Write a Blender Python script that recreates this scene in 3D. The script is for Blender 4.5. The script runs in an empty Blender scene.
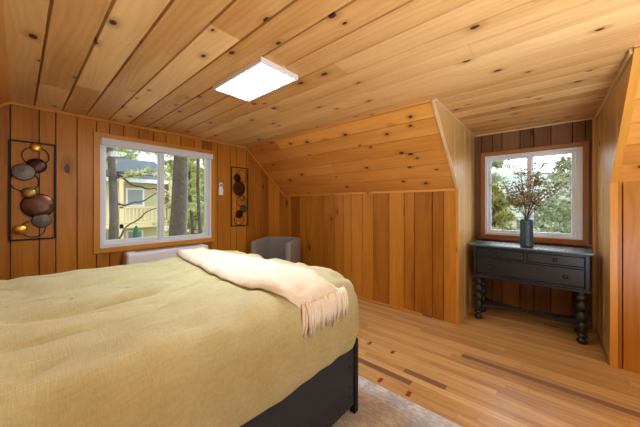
import bpy, bmesh, math, random
from mathutils import Vector, Matrix, noise
C = bpy.context.scene.collection
S = bpy.context.scene
rnd = random.Random(7)

# ------------------------------------------------------------------ camera, light, exposure
cam_d = bpy.data.cameras.new('camera'); cam = bpy.data.objects.new('camera', cam_d); C.objects.link(cam)
cam_d.sensor_width = 36; cam_d.lens = 14.79; cam_d.shift_y = -0.0125; cam_d.clip_start = 0.02; cam_d.clip_end = 300
cam.location = (0, 0, 1.3); cam.rotation_euler = (math.pi/2, 0, math.radians(41.05))
S.camera = cam
W = bpy.data.worlds.new('sky'); S.world = W; W.use_nodes = True
nt = W.node_tree; nt.nodes.clear()
wo = nt.nodes.new('ShaderNodeOutputWorld'); bg = nt.nodes.new('ShaderNodeBackground')
tc = nt.nodes.new('ShaderNodeTexCoord'); sx = nt.nodes.new('ShaderNodeSeparateXYZ'); cr = nt.nodes.new('ShaderNodeValToRGB')
cr.color_ramp.elements[0].position = 0.0; cr.color_ramp.elements[0].color = (0.95, 0.97, 1, 1)
cr.color_ramp.elements[1].position = 0.6; cr.color_ramp.elements[1].color = (0.68, 0.80, 1, 1)
nt.links.new(tc.outputs['Generated'], sx.inputs[0]); nt.links.new(sx.outputs['Z'], cr.inputs[0])
# the haze on the alcove side of the sky is brighter
dt = nt.nodes.new('ShaderNodeVectorMath'); dt.operation = 'DOT_PRODUCT'; dt.inputs[1].default_value = (0.0, .98, .15)
nt.links.new(tc.outputs['Generated'], dt.inputs[0])
mr = nt.nodes.new('ShaderNodeMapRange'); mr.interpolation_type = 'SMOOTHSTEP'
for i_, v_ in zip((1, 2, 3, 4), (.35, .95, 1.0, 8.5)): mr.inputs[i_].default_value = v_
nt.links.new(dt.outputs['Value'], mr.inputs[0])
mu = nt.nodes.new('ShaderNodeMath'); mu.operation = 'MULTIPLY'; mu.inputs[1].default_value = 1.1
nt.links.new(mr.outputs[0], mu.inputs[0]); nt.links.new(mu.outputs[0], bg.inputs['Strength'])
nt.links.new(cr.outputs[0], bg.inputs['Color']); nt.links.new(bg.outputs[0], wo.inputs[0])
sd = bpy.data.lights.new('sun', 'SUN'); sun = bpy.data.objects.new('sun', sd); C.objects.link(sun)
sd.energy = 1.9; sd.angle = math.radians(1.0); sd.color = (1, 0.93, 0.8)
sun.rotation_euler = Vector((0.55, -0.5, 0.75)).to_track_quat('Z', 'Y').to_euler()
LAMP = 44.0           # ceiling panel lamps
def area(name, loc, aim, w, h, power, col):
    d = bpy.data.lights.new(name, 'AREA'); o = bpy.data.objects.new(name, d); C.objects.link(o)
    d.shape = 'RECTANGLE'; d.size = w; d.size_y = h; d.energy = power; d.color = col
    o.location = loc; o.rotation_euler = (Vector(loc)-Vector(aim)).to_track_quat('Z', 'Y').to_euler()
area('added_gable_fill', (2.45, 1.15, 1.35), (-3.6, 1.3, 1.25), 1.6, 1.3, 13, (.88, .94, 1))  # added fill lamp behind the camera, brightens the room from the gable side
area('added_uplight', (.9, .55, .5), (1.1, .75, 2.2), 1.0, 1.0, 78, (.74, .89, 1))  # added upward fill lamp out of view, brightens the ceiling and its bounce
def portal(loc, rot, sx_, sy_):
    d = bpy.data.lights.new('daylight_portal', 'AREA'); o = bpy.data.objects.new('daylight_portal', d); C.objects.link(o)
    d.shape = 'RECTANGLE'; d.size = sx_; d.size_y = sy_; d.cycles.is_portal = True
    o.location = loc; o.rotation_euler = rot
portal((-3.72, 1.18, 1.43), (math.pi/2, 0, -math.pi/2), 1.2, 1.2)
portal((-0.17, 4.1, 1.42), (math.pi/2, 0, math.pi), 0.92, 1.05)
portal((2.62, 1.15, 1.35), (math.pi/2, 0, math.pi/2), 1.8, 1.5)
vs = S.view_settings; vs.view_transform = 'Standard'; vs.look = 'None'; vs.gamma = 1; vs.use_curve_mapping = False
vs.exposure = 0.45

# ------------------------------------------------------------------ materials
class NT:
    def __init__(s, name):
        s.m = bpy.data.materials.new(name); s.m.use_nodes = True
        s.t = s.m.node_tree; s.b = s.t.nodes['Principled BSDF']
    def n(s, typ, **k):
        q = s.t.nodes.new(typ)
        for a, v in k.items(): setattr(q, a, v)
        return q
    def put(s, sock, v):
        if isinstance(v, bpy.types.NodeSocket): s.t.links.new(v, sock)
        elif v is not None:
            try: sock.default_value = v
            except Exception: sock.default_value = (*v, 1) if hasattr(v, '__len__') else (v, v, v)
    def math(s, op, a, b=None, c=None, clamp=False):
        q = s.n('ShaderNodeMath', operation=op, use_clamp=clamp)
        for i, v in enumerate((a, b, c)):
            if v is not None: s.put(q.inputs[i], v)
        return q.outputs[0]
    def mix(s, f, a, b, mode='MIX'):
        q = s.n('ShaderNodeMix', data_type='RGBA', blend_type=mode)
        s.put(q.inputs[0], f); s.put(q.inputs[6], a); s.put(q.inputs[7], b); return q.outputs[2]
    def ramp(s, f, lo, hi, a=0., b=1.):
        q = s.n('ShaderNodeMapRange', interpolation_type='SMOOTHSTEP')
        s.put(q.inputs[0], f)
        for i, v in zip((1, 2, 3, 4), (lo, hi, a, b)): q.inputs[i].default_value = v
        return q.outputs[0]
    def noise(s, vec, scale=1, detail=2, rough=.5):
        q = s.n('ShaderNodeTexNoise'); s.put(q.inputs['Vector'], vec); q.inputs['Scale'].default_value = scale
        q.inputs['Detail'].default_value = detail; q.inputs['Roughness'].default_value = rough; return q.outputs[0]
    def vec(s, x, y, z=0.):
        q = s.n('ShaderNodeCombineXYZ')
        for i, v in enumerate((x, y, z)): s.put(q.inputs[i], v)
        return q.outputs[0]
    def coord(s, what='Object', scale=None):
        o = s.n('ShaderNodeTexCoord').outputs[what]
        if scale:
            q = s.n('ShaderNodeMapping'); s.put(q.inputs[0], o); q.inputs['Scale'].default_value = scale; o = q.outputs[0]
        return o
    def bump(s, h, dist=.002, strength=1.):
        q = s.n('ShaderNodeBump'); s.put(q.inputs['Height'], h); q.inputs['Distance'].default_value = dist
        q.inputs['Strength'].default_value = strength; s.t.links.new(q.outputs[0], s.b.inputs['Normal'])

def c4(c): return (c[0], c[1], c[2], 1)
def wood(name, dark, light, knot=0.35, rough=.35, grain=.5, bend=6., spec=.3, knotscale=(3.6, 5.6), knotcol=(.06, .02, .008), coat=0.):
    s = NT(name)
    uv = s.n('ShaderNodeUVMap').outputs[0]; sp = s.n('ShaderNodeSeparateXYZ'); s.put(sp.inputs[0], uv)
    u, v = sp.outputs[0], sp.outputs[1]
    at = s.n('ShaderNodeAttribute', attribute_name='tone').outputs['Fac']
    vo = s.n('ShaderNodeTexVoronoi', voronoi_dimensions='2D')
    s.put(vo.inputs['Vector'], s.vec(s.math('MULTIPLY', u, knotscale[0]), s.math('MULTIPLY', v, knotscale[1])))
    vo.inputs['Scale'].default_value = 1
    cs = s.n('ShaderNodeSeparateColor'); s.put(cs.inputs[0], vo.outputs['Color'])
    on = s.math('LESS_THAN', cs.outputs[0], knot)
    rad = s.math('MULTIPLY_ADD', cs.outputs[1], .06, .045)
    rel = s.math('DIVIDE', vo.outputs['Distance'], rad)
    core = s.math('MULTIPLY', s.ramp(rel, .75, 1.15, 1, 0), on)
    halo = s.math('MULTIPLY', s.ramp(rel, .8, 3.6, 1, 0), on)
    low = s.noise(s.vec(s.math('MULTIPLY', u, .9), s.math('MULTIPLY', v, 5.5)), 1, 1.5)
    ph = s.math('MULTIPLY_ADD', v, 150., s.math('MULTIPLY', low, bend*6))
    ph = s.math('MULTIPLY_ADD', halo, 5., ph)
    ring = s.math('MULTIPLY_ADD', s.math('SINE', ph), .5, .5)
    ring = s.math('POWER', ring, 1.6)
    fine = s.noise(s.vec(s.math('MULTIPLY', u, 6), s.math('MULTIPLY', v, 260)), 1, 2)
    blot = s.noise(s.vec(s.math('MULTIPLY', u, 1.1), s.math('MULTIPLY', v, 7.), 3.3), 1, 3)
    t = s.math('MULTIPLY_ADD', ring, -.28*grain, at)
    t = s.math('ADD', t, s.math('MULTIPLY_ADD', fine, .5*grain, -.25*grain))
    t = s.math('ADD', t, s.math('MULTIPLY_ADD', blot, .9, -.45))
    t = s.math('ADD', t, .08, clamp=True)
    col = s.mix(t, c4(dark), c4(light))
    mid = tuple(dark[i]*.75 for i in range(3))
    col = s.mix(s.math('MULTIPLY', halo, .55), col, c4(mid))
    col = s.mix(core, col, c4(knotcol))
    s.put(s.b.inputs['Base Color'], col); s.b.inputs['Roughness'].default_value = rough
    s.b.inputs['Specular IOR Level'].default_value = spec
    s.b.inputs['Coat Weight'].default_value = coat; s.b.inputs['Coat Roughness'].default_value = .2
    s.bump(s.math('ADD', fine, ring), .0004, .6)
    return s.m

def plain(name, col, rough=.5, metal=0., var=.0, vscale=8., spec=.5, bump=0., bscale=200., emit=None, estr=0.):
    s = NT(name)
    if var:
        f = s.noise(s.coord(), vscale, 4)
        a = tuple(x*(1-var) for x in col); b = tuple(min(1, x*(1+var)) for x in col)
        s.put(s.b.inputs['Base Color'], s.mix(f, c4(a), c4(b)))
    else: s.b.inputs['Base Color'].default_value = c4(col)
    s.b.inputs['Roughness'].default_value = rough; s.b.inputs['Metallic'].default_value = metal
    s.b.inputs['Specular IOR Level'].default_value = spec
    if bump: s.bump(s.noise(s.coord(), bscale, 2), bump)
    if emit: s.b.inputs['Emission Color'].default_value = c4(emit); s.b.inputs['Emission Strength'].default_value = estr
    return s.m

m_wall = wood('varnished_pine_wall', (.26, .080, .007), (.61, .25, .027), knot=.10, rough=.36, knotscale=(2., 5.))
m_ceil = wood('clear_pine_ceiling', (.48, .21, .05), (.84, .52, .225), knot=.32, rough=.42, grain=.45)
m_slope = wood('amber_pine_slope', (.48, .17, .025), (.84, .39, .085), knot=.38, rough=.42, grain=.4)
m_wing = wood('honey_plywood', (.56, .32, .10), (.82, .54, .21), knot=.05, rough=.22, coat=.4)
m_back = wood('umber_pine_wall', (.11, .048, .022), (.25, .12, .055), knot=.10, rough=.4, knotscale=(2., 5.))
m_floor = wood('oak_strip_floor', (.34, .175, .055), (.71, .46, .19), knot=.03, rough=.33, grain=.8, knotscale=(2., 6.))
m_strip = wood('dark_walnut_strip', (.14, .075, .04), (.26, .145, .08), knot=0, rough=.4)
m_red = plain('red_inlay', (.25, .025, .012), .5)
m_trim = wood('amber_trim', (.50, .19, .025), (.74, .35, .06), knot=.03, rough=.35)
m_ptrim = wood('pale_trim', (.56, .35, .16), (.80, .58, .33), knot=.05, rough=.4)
m_redtrim = wood('reddish_trim', (.26, .11, .04), (.42, .20, .08), knot=.05, rough=.4)
m_vinyl = plain('white_vinyl', (.76, .82, .90), .35)
m_blind = plain('blind_fabric', (.74, .78, .84), .7)
m_iron = plain('black_iron', (.012, .010, .010), .45, .6)
m_char = plain('charcoal_frame', (.026, .036, .052), .5, .0, .25, 14., spec=.25)
m_cons = plain('distressed_black_paint', (.011, .015, .017), .36, 0, .55, 9., bump=.0006, bscale=60)
m_consl = plain('console_top_sheen', (.12, .18, .21), .25, 0, .3, 7.)  # bluish window sheen on the dark top is put into this paler colour
m_knob = plain('bronze_knob', (.06, .06, .055), .35, .8)
m_bright = plain('white_plastic', (.84, .87, .92), .4)
m_gray = plain('display_gray', (.30, .33, .34), .3)
m_grey_fab = plain('grey_upholstery', (.25, .23, .21), .95, 0, .25, 300., spec=.2, bump=.001, bscale=500)
m_legw = plain('dark_leg', (.03, .015, .01), .4)
m_gold = plain('hammered_gold', (.85, .52, .10), .28, 1., .3, 20., bump=.002, bscale=40)
m_copper = plain('dark_copper', (.06, .025, .02), .3, .9, .5, 14., bump=.002, bscale=30)
m_brown = plain('burnt_bronze', (.10, .05, .03), .28, .9, .8, 9., bump=.002, bscale=24)
m_pewter = plain('swirled_pewter', (.12, .10, .085), .38, .85, .5, 30., bump=.002, bscale=60)
m_olive = plain('olive_bronze', (.28, .18, .06), .3, .9, .4, 24.)
m_panel = plain('lamp_diffuser', (.9, .9, .9), .5, emit=(.84, .93, 1), estr=LAMP)
m_lframe = plain('lamp_frame', (.80, .78, .76), .4)
m_vase = plain('slate_glaze', (.03, .065, .09), .35, 0, .5, 18., bump=.002, bscale=70)
m_twig = plain('twig_bark', (.07, .035, .02), .8)
m_leafd = plain('dry_leaf', (.30, .25, .11), .7, 0, .5, 40)
m_berry = plain('rust_berry', (.16, .08, .03), .5)
m_barkA = plain('pine_bark', (.075, .06, .042), .95, 0, .6, 9., bump=.03, bscale=14)
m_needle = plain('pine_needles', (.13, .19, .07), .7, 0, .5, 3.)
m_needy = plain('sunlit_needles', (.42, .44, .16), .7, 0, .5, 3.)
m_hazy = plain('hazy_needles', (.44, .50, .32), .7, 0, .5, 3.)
m_leaf = plain('broad_leaves', (.36, .42, .12), .7, 0, .5, 2.)
m_siding = plain('cream_siding', (.54, .50, .30), .8, 0, .08, 5.)
m_deck = plain('ochre_timber', (.60, .50, .28), .8, 0, .15, 6.)
m_roof = plain('slate_shingle', (.07, .085, .09), .9, 0, .4, 12.)
m_white = plain('white_paint', (.8, .8, .78), .6)
m_umb = plain('green_canvas', (.006, .075, .045), .8)
m_ground = plain('forest_floor', (.34, .30, .16), 1., 0, .5, 1.5)
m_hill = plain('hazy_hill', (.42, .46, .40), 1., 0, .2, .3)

def glass():
    s = NT('window_glass'); t = s.t
    tr = s.n('ShaderNodeBsdfTransparent'); gl = s.n('ShaderNodeBsdfGlossy'); gl.inputs['Roughness'].default_value = .02
    fr = s.n('ShaderNodeFresnel'); fr.inputs[0].default_value = 1.18; mx = s.n('ShaderNodeMixShader')
    tr.inputs[0].default_value = (.97, .985, .98, 1)
    t.links.new(fr.outputs[0], mx.inputs[0]); t.links.new(tr.outputs[0], mx.inputs[1]); t.links.new(gl.outputs[0], mx.inputs[2])
    t.links.new(mx.outputs[0], t.nodes['Material Output'].inputs[0]); return s.m
m_glass = glass()

def fabric_comforter():
    s = NT('sage_linen'); co = s.coord()
    a = s.noise(s.coord(scale=(260, 18, 60)), 1, 2); b = s.noise(s.coord(scale=(20, 240, 60)), 1, 2)
    w = s.math('ADD', a, b); big = s.noise(co, 2.5, 3)
    f = s.math('MULTIPLY_ADD', w, .55, s.math('MULTIPLY_ADD', big, .5, -.32), clamp=True)
    s.put(s.b.inputs['Base Color'], s.mix(f, (.36, .34, .155, 1), (.63, .60, .355, 1)))
    s.b.inputs['Roughness'].default_value = .75; s.b.inputs['Specular IOR Level'].default_value = .3
    s.b.inputs['Sheen Weight'].default_value = .3
    s.bump(w, .0008); return s.m
m_comf = fabric_comforter()
def fabric_rug():
    s = NT('faded_rug'); co = s.coord()
    a = s.noise(s.coord(scale=(26, 60, 1)), 1, 5, .7); b = s.noise(co, 6, 4, .6); c = s.noise(co, 300, 1)
    f = s.ramp(s.math('ADD', a, s.math('MULTIPLY', b, .8)), .72, 1.15)
    col = s.mix(f, (.42, .44, .48, 1), (.76, .77, .76, 1))
    col = s.mix(s.ramp(s.noise(s.coord(scale=(8, 30, 1)), 1, 4), .55, .75), col, (.50, .45, .39, 1))
    s.put(s.b.inputs['Base Color'], col); s.b.inputs['Roughness'].default_value = 1; s.b.inputs['Specular IOR Level'].default_value = .1
    s.bump(c, .002); return s.m
m_rug = fabric_rug()
m_throw = plain('cream_fleece', (.78, .72, .59), .95, 0, .06, 60., spec=.1, bump=.0015, bscale=160)

# ------------------------------------------------------------------ mesh helpers
def obj(name, bm, mat, parent=None, smooth=False, loc=None):
    me = bpy.data.meshes.new(name); bm.normal_update(); bm.to_mesh(me); bm.free()
    for m in (mat if isinstance(mat, (list, tuple)) else [mat]): me.materials.append(m)
    if smooth:
        for p in me.polygons: p.use_smooth = True
    o = bpy.data.objects.new(name, me); C.objects.link(o)
    if parent: o.parent = parent
    if loc: o.location = loc
    return o
def tag(o, label, cat, group=None, kind=None):
    o['label'] = label; o['category'] = cat
    if group: o['group'] = group
    if kind: o['kind'] = kind
    return o
def thing(name, label, cat, loc=(0, 0, 0), rz=0, group=None, kind=None):
    o = bpy.data.objects.new(name, None); C.objects.link(o); o.location = loc; o.rotation_euler = (0, 0, rz)
    o.empty_display_size = .05
    return tag(o, label, cat, group, kind)
def struct(o, label=None):
    o['kind'] = 'structure'
    if label: o['label'] = label
    return o
def copy_tree(o, parent=None):
    c = o.copy(); C.objects.link(c)
    if parent: c.parent = parent
    for ch in list(o.children): copy_tree(ch, c)
    return c
def boxuv(bm):
    uvl = bm.loops.layers.uv.verify()
    for f in bm.faces:
        # the grain follows the longest edge
        e = max(f.edges, key=lambda e: e.calc_length())
        d = (e.verts[1].co-e.verts[0].co).normalized(); n = f.normal if f.normal.length else Vector((0, 0, 1)); w = n.cross(d)
        off = rnd.random()*9
        for l in f.loops: l[uvl].uv = (l.vert.co.dot(d)+off, l.vert.co.dot(w)+off)
    tl = bm.faces.layers.float.get('tone') or bm.faces.layers.float.new('tone')
    for f in bm.faces: f[tl] = .5
def add_box(bm, lo, hi, bev=0., M=None):
    lo, hi = Vector(lo), Vector(hi); c = (lo+hi)/2; d = hi-lo
    r = bmesh.ops.create_cube(bm, size=1); vsx = r['verts']
    bmesh.ops.scale(bm, vec=d, verts=vsx); bmesh.ops.translate(bm, vec=c, verts=vsx)
    if bev:
        es = list({e for v in vsx for e in v.link_edges})
        rr = bmesh.ops.bevel(bm, geom=es, offset=bev, segments=2, affect='EDGES', profile=.5)
        vsx = list({v for f in rr['faces'] for v in f.verts})
    if M: bmesh.ops.transform(bm, matrix=M, verts=vsx)
    return vsx
def box(name, lo, hi, mat, parent=None, bev=0., M=None):
    bm = bmesh.new(); add_box(bm, lo, hi, bev, M); bm.normal_update(); boxuv(bm); return obj(name, bm, mat, parent)
def add_lathe(bm, prof, seg=24, origin=(0, 0, 0), axis='Z'):
    o = Vector(origin); rings = []
    for r, z in prof:
        ring = []
        for k in range(seg):
            a = 2*math.pi*k/seg; p = Vector((r*math.cos(a), r*math.sin(a), z))
            if axis == 'X': p = Vector((z, p.x, p.y))
            if axis == 'Y': p = Vector((p.x, z, p.y))
            ring.append(bm.verts.new(o+p))
        rings.append(ring)
    for a, b in zip(rings, rings[1:]):
        for k in range(seg): bm.faces.new((a[k], a[(k+1) % seg], b[(k+1) % seg], b[k]))
    if prof[0][0] > 1e-5: bm.faces.new(rings[0][::-1])
    if prof[-1][0] > 1e-5: bm.faces.new(rings[-1])
    bmesh.ops.recalc_face_normals(bm, faces=bm.faces[:])
def add_tube(bm, pts, rads, seg=8, closed=False):
    pts = [Vector(p) for p in pts]; n = len(pts)
    if not hasattr(rads, '__len__'): rads = [rads]*n
    rings = []; up = Vector((0.13, .27, .95)).normalized()
    for i, p in enumerate(pts):
        if closed: t = (pts[(i+1) % n]-pts[i-1]).normalized()
        else: t = (pts[min(i+1, n-1)]-pts[max(i-1, 0)]).normalized()
        a = up-t*up.dot(t)
        if a.length < 1e-3: a = t.orthogonal()
        a.normalize(); up = a; b = t.cross(a)
        rings.append([bm.verts.new(p+(a*math.cos(2*math.pi*k/seg)+b*math.sin(2*math.pi*k/seg))*rads[i]) for k in range(seg)])
    m = n if closed else n-1
    for i in range(m):
        A, B = rings[i], rings[(i+1) % n]
        for k in range(seg): bm.faces.new((A[k], A[(k+1) % seg], B[(k+1) % seg], B[k]))
    if not closed: bm.faces.new(rings[0][::-1]); bm.faces.new(rings[-1])

def panel(name, O, U, V, poly, bounds, mat, hole=None, joints=(), gw=.009, gd=.03, seed=1, tone=(.18, .82), special=None, butt=None):
    """planks running along V, laid side by side along U; grooves are cut into the mesh"""
    O, U, V = Vector(O), Vector(U).normalized(), Vector(V).normalized(); N = U.cross(V)
    rr = random.Random(seed); bm = bmesh.new()
    bm.faces.new([bm.verts.new((a, b, 0)) for a, b in poly])
    def cut(co, no, faces=None):
        fs = faces if faces is not None else bm.faces[:]
        g = set(fs)
        for f in fs: g.update(f.edges); g.update(f.verts)
        bmesh.ops.bisect_plane(bm, geom=list(g), plane_co=co, plane_no=no, dist=1e-5)
    if hole:
        for h in hole:
            cut((h[0], 0, 0), (1, 0, 0)); cut((h[2], 0, 0), (1, 0, 0)); cut((0, h[1], 0), (0, 1, 0)); cut((0, h[3], 0), (0, 1, 0))
            kill = [f for f in bm.faces if h[0] < f.calc_center_median().x < h[2] and h[1] < f.calc_center_median().y < h[3]]
            bmesh.ops.delete(bm, geom=kill, context='FACES')
    for g in bounds:
        for q in (g-gw/2, g, g+gw/2): cut((q, 0, 0), (1, 0, 0))
    for v in bm.verts:
        if any(abs(v.co.x-g) < 1e-5 for g in bounds): v.co.z = -gd
    bs = sorted(bounds)
    def idx(x): return sum(1 for b in bs if b < x)
    jl = {}
    vmin = min(p[1] for p in poly); vmax = max(p[1] for p in poly)
    if butt:
        for i in range(len(bs)+1):
            x = vmin+rr.uniform(.1, butt)
            while x < vmax: jl.setdefault(i, []).append(x); x += rr.uniform(butt*.5, butt*1.5)
    for i, x in joints: jl.setdefault(i, []).append(x)
    for i, xs in jl.items():
        for x in xs:
            fs = [f for f in bm.faces if idx(f.calc_center_median().x) == i and min(v.co.y for v in f.verts) < x-.0003 and max(v.co.y for v in f.verts) > x+.0003]
            if fs:
                cut((0, x-.0012, 0), (0, 1, 0), fs)
                fs = [f for f in bm.faces if idx(f.calc_center_median().x) == i and min(v.co.y for v in f.verts) < x+.0003 and max(v.co.y for v in f.verts) > x+.0003]
                cut((0, x+.0012, 0), (0, 1, 0), fs)
    uvl = bm.loops.layers.uv.new('UVMap'); tl = bm.faces.layers.float.new('tone'); memo = {}
    for f in bm.faces:
        c = f.calc_center_median(); i = idx(c.x); seg = sum(1 for x in jl.get(i, []) if x < c.y)
        if (i, seg) not in memo: memo[(i, seg)] = (rr.uniform(*tone), rr.uniform(0, 30), rr.uniform(0, 30))
        t, ou, ov = memo[(i, seg)]
        injoint = any(abs(c.y-x) < .0011 for x in jl.get(i, []))
        f[tl] = t if not injoint else t-.6
        for l in f.loops: l[uvl].uv = (l.vert.co.y+ou, l.vert.co.x+ov)
        if special:
            for sx0, sx1, sy0, sy1, mi in special:
                if sx0 < c.x < sx1 and sy0 < c.y < sy1: f.material_index = mi
    for v in bm.verts: v.co = O+U*v.co.x+V*v.co.y+N*v.co.z
    return struct(obj(name, bm, mat))

# ------------------------------------------------------------------ room shell
XA, XR, YB, YC, H = -3.6, 2.6, 3.146, 3.965, 2.223
YS, ZK = 2.342, 1.49          # where the ceiling breaks, knee wall height
YN, YK = -0.045, -0.85        # opposite side
AX0, AX1 = -0.742, 0.372      # alcove
ceil_b = [-.045+.145*0+.0]
ceil_b = [.1, .284, .457, .64, .82, .994, 1.165, 1.345, 1.525, 1.70, 1.88, 2.06, 2.246]
# window wall (window_1)
Ab = [-.62, -.48, -.33, -.2, -.045, .13, .24, .392, .544, .654, .78, .925, 1.072, 1.211, 1.386, 1.56, 1.67, 1.802, 1.885, 2.09, 2.192, 2.366, 2.496, 2.645, 2.795, 2.929, 3.05]
panel('wall_left', (XA, 0, 0), (0, 1, 0), (0, 0, 1), [(YK, 0), (YB+.03, 0), (YB+.03, ZK+.02), (YS+.02, H+.04), (YN-.02, H+.04), (YK-.03, ZK+.02), (YK-.03, 0)], Ab, m_wall,
      hole=[(.57, .845, 1.79, 2.02)], seed=3)
Bb = [-3.425, -3.2, -3.072, -2.948, -2.776, -2.663, -2.451, -2.283, -2.143, -1.956, -1.788, -1.558, -1.355, -1.229, -1.019, -.895]
# facing -Y : U = +X, V = +Z gives N = U x V = -Y
panel('wall_back', (0, YB, 0), (1, 0, 0), (0, 0, 1), [(XA, 0), (AX0, 0), (AX0, ZK), (XA, ZK)], Bb, m_wall, seed=5)
panel('wall_back', (0, YB, 0), (1, 0, 0), (0, 0, 1), [(AX1, 0), (XR, 0), (XR, ZK), (AX1, ZK)], [.44]+[.44+.17*k for k in range(1, 13)], m_wall, seed=6)
sl = Vector((0, YB-YS, ZK-H)); L = sl.length; sl.normalize()
sb = [L*k/6 for k in range(1, 6)]
# N must face the room: U down the slope, V along +X -> U x V
panel('ceiling', (0, YS, H), sl, (1, 0, 0), [(0, XA), (L+.05, XA), (L+.05, AX0), (0, AX0)], [.03]+sb, m_slope, seed=8, joints=[(1, -2.9), (3, -1.6), (4, -2.2)], gw=.007, gd=.014)
panel('ceiling', (0, YS, H), sl, (1, 0, 0), [(0, AX1), (L+.05, AX1), (L+.05, XR), (0, XR)], sb, m_slope, seed=9, gw=.007, gd=.014)
sl2 = Vector((0, YK-YN, ZK-H)).normalized()
panel('ceiling', (0, YN, H), sl2, (-1, 0, 0), [(0, -XR), (L+.05, -XR), (L+.05, -XA), (0, -XA)], sb, m_slope, seed=10, gw=.007, gd=.014)
# flat ceiling seen from below: U = -Y? use U=+Y, V=+X -> N=-Z
panel('ceiling', (0, 0, H), (0, 1, 0), (1, 0, 0), [(YN-.01, XA), (YS, XA), (YS, XR), (YN-.01, XR)], ceil_b, m_ceil, seed=11, gw=.014, gd=.032, tone=(.15, .85),
      joints=[(2, -2.74), (3, -2.55), (1, -2.9), (8, -1.06), (4, -1.3), (10, -.35), (6, -2.3), (9, -2.0), (5, -.6), (7, .3)])
panel('ceiling', (0, 0, H), (0, 1, 0), (1, 0, 0), [(YS, AX0), (YC, AX0), (YC, AX1), (YS, AX1)], [2.417+.155*k for k in range(10)], m_ceil, seed=12, gw=.013, gd=.03)
panel('wall_front', (0, YK, 0), (-1, 0, 0), (0, 0, 1), [(-XR, 0), (-XA, 0), (-XA, ZK), (-XR, ZK)], [-XR+.17*k for k in range(1, 36)], m_wall, seed=13)
panel('wall_right', (XR, 0, 0), (0, -1, 0), (0, 0, 1), [(-YB-.03, 0), (-YK+.03, 0), (-YK+.03, ZK+.02), (-YN+.02, H+.04), (-YS-.02, H+.04), (-YB-.03, ZK+.02)], [-3+.17*k for k in range(23)], m_wall,
      hole=[(-2.0, .65, -.3, 2.05)], seed=14)
# alcove
panel('wall_alcove_left', (AX0, 0, 0), (0, -1, 0), (0, 0, 1), [(-YC, 0), (-YB, 0), (-YB, ZK), (-YS, H), (-YS, H+.03), (-YC, H+.03)], [-YC+.27, -YC+.54, -YC+.98], m_wing, seed=15, gw=.002, gd=.002, tone=(.4, .6))
panel('wall_alcove_right', (AX1, 0, 0), (0, 1, 0), (0, 0, 1), [(YB, 0), (YC, 0), (YC, H+.03), (YS, H+.03), (YS, H), (YB, ZK)], [YB-.3, YB+.3, YB+.58], m_wing, seed=16, gw=.002, gd=.002, tone=(.4, .6))
panel('wall_alcove_back', (0, YC, 0), (1, 0, 0), (0, 0, 1), [(AX0, 0), (AX1, 0), (AX1, H+.04), (AX0, H+.04)], [-.66, -.545, -.442, -.263, -.134, .017, .193, .293], m_back,
      hole=[(-.624, .93, .274, 1.93)], seed=17)
# floor : boards along X. U = +X?  need N=+Z : U = -Y, V = +X -> (-Y)x(X)=+Z
rows = []; y = -YC
while y < -YK: rows.append(round(y, 4)); y += .0585
rows = rows[1:]
def row_at(yy):
    k = sum(1 for r in rows if r < -yy); return k, rows[k-1], rows[k]
J = []; SP = []
for yy, x0, x1, mi in [(2.53, -.57, 1.3, 1), (2.62, .9, 1.9, 1), (1.88, -1.62, -.76, 1), (2.02, -.86, -.553, 1), (2.155, -1.29, -1.262, 2), (2.155, -1.059, -1.031, 2), (1.77, -.961, -.933, 2), (1.77, -.745, -.717, 2)]:
    k, a, b = row_at(yy); J += [(k, x0), (k, x1)]; SP.append((a, b, x0, x1, mi))
panel('floor', (0, 0, 0), (0, -1, 0), (1, 0, 0), [(-YC, XA), (-YK, XA), (-YK, XR), (-YC, XR)], rows, [m_floor, m_strip, m_red], butt=1.3, joints=J, special=SP,
      gw=.0016, gd=.0015, seed=21, tone=(.3, .8))

def trim(name, lo, hi, mat, n=None): return struct(box(name, lo, hi, mat, None, .003))
def bar(name, a, b, w, h, mat, up=(0, 0, 1)):
    a, b = Vector(a), Vector(b); d = (b-a); Ln = d.length; d.normalize(); upv = Vector(up); s_ = d.cross(upv).normalized(); upv = s_.cross(d)
    M = Matrix((( *[d.x, s_.x, upv.x], a.x), (*[d.y, s_.y, upv.y], a.y), (*[d.z, s_.z, upv.z], a.z), (0, 0, 0, 1)))
    return struct(box(name, (0, -w/2, -h/2), (Ln, w/2, h/2), mat, None, .002, M))
trim('trim_1', (XA, YN, H-.028), (XA+.018, YS, H), m_trim)
bar('trim_2', (XA+.012, YS, H-.012), (XA+.012, YB, ZK-.012), .018, .026, m_trim)
bar('trim_3', (XA+.012, YN, H-.012), (XA+.012, YK, ZK-.012), .018, .026, m_trim)
trim('trim_4', (XA, YB-.012, ZK-.03), (AX0-.03, YB, ZK-.002), m_slope)
# edge boards of the alcove cheeks
nrm = Vector((0, sl.z, -sl.y))          # points into the room from the slope (down/-Y)
bar('trim_5', (AX0-.012, YS, H-.01), (AX0-.012, YB-.004, ZK-.002), .026, .022, m_ptrim)
trim('trim_6', (AX0-.026, YB-.014, 0), (AX0+.004, YB, ZK), m_trim)
bar('trim_7', (AX1+.022, YS, H-.01), (AX1+.022, YB-.004, ZK-.002), .045, .024, m_trim)
trim('trim_8', (AX1-.002, YB-.016, 0), (AX1+.042, YB, ZK), m_trim)
trim('trim_9', (AX0, YS+.02, H-.022), (AX0+.016, YC, H), m_ptrim)
trim('trim_10', (AX1-.016, YS+.02, H-.03), (AX1, YC, H), m_ptrim)
trim('trim_11', (AX0, YC-.014, H-.018), (AX1, YC, H), m_ptrim)
trim('trim_12', (AX1-.03, YC-.03, 0), (AX1, YC, H-.02), m_wing)
trim('baseboard_back', (XA, YB-.016, 0), (-1.13, YB, .022), m_trim)
trim('baseboard_back', (-1.13, YB-.016, 0), (-1.02, YB, .02), m_strip)
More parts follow.
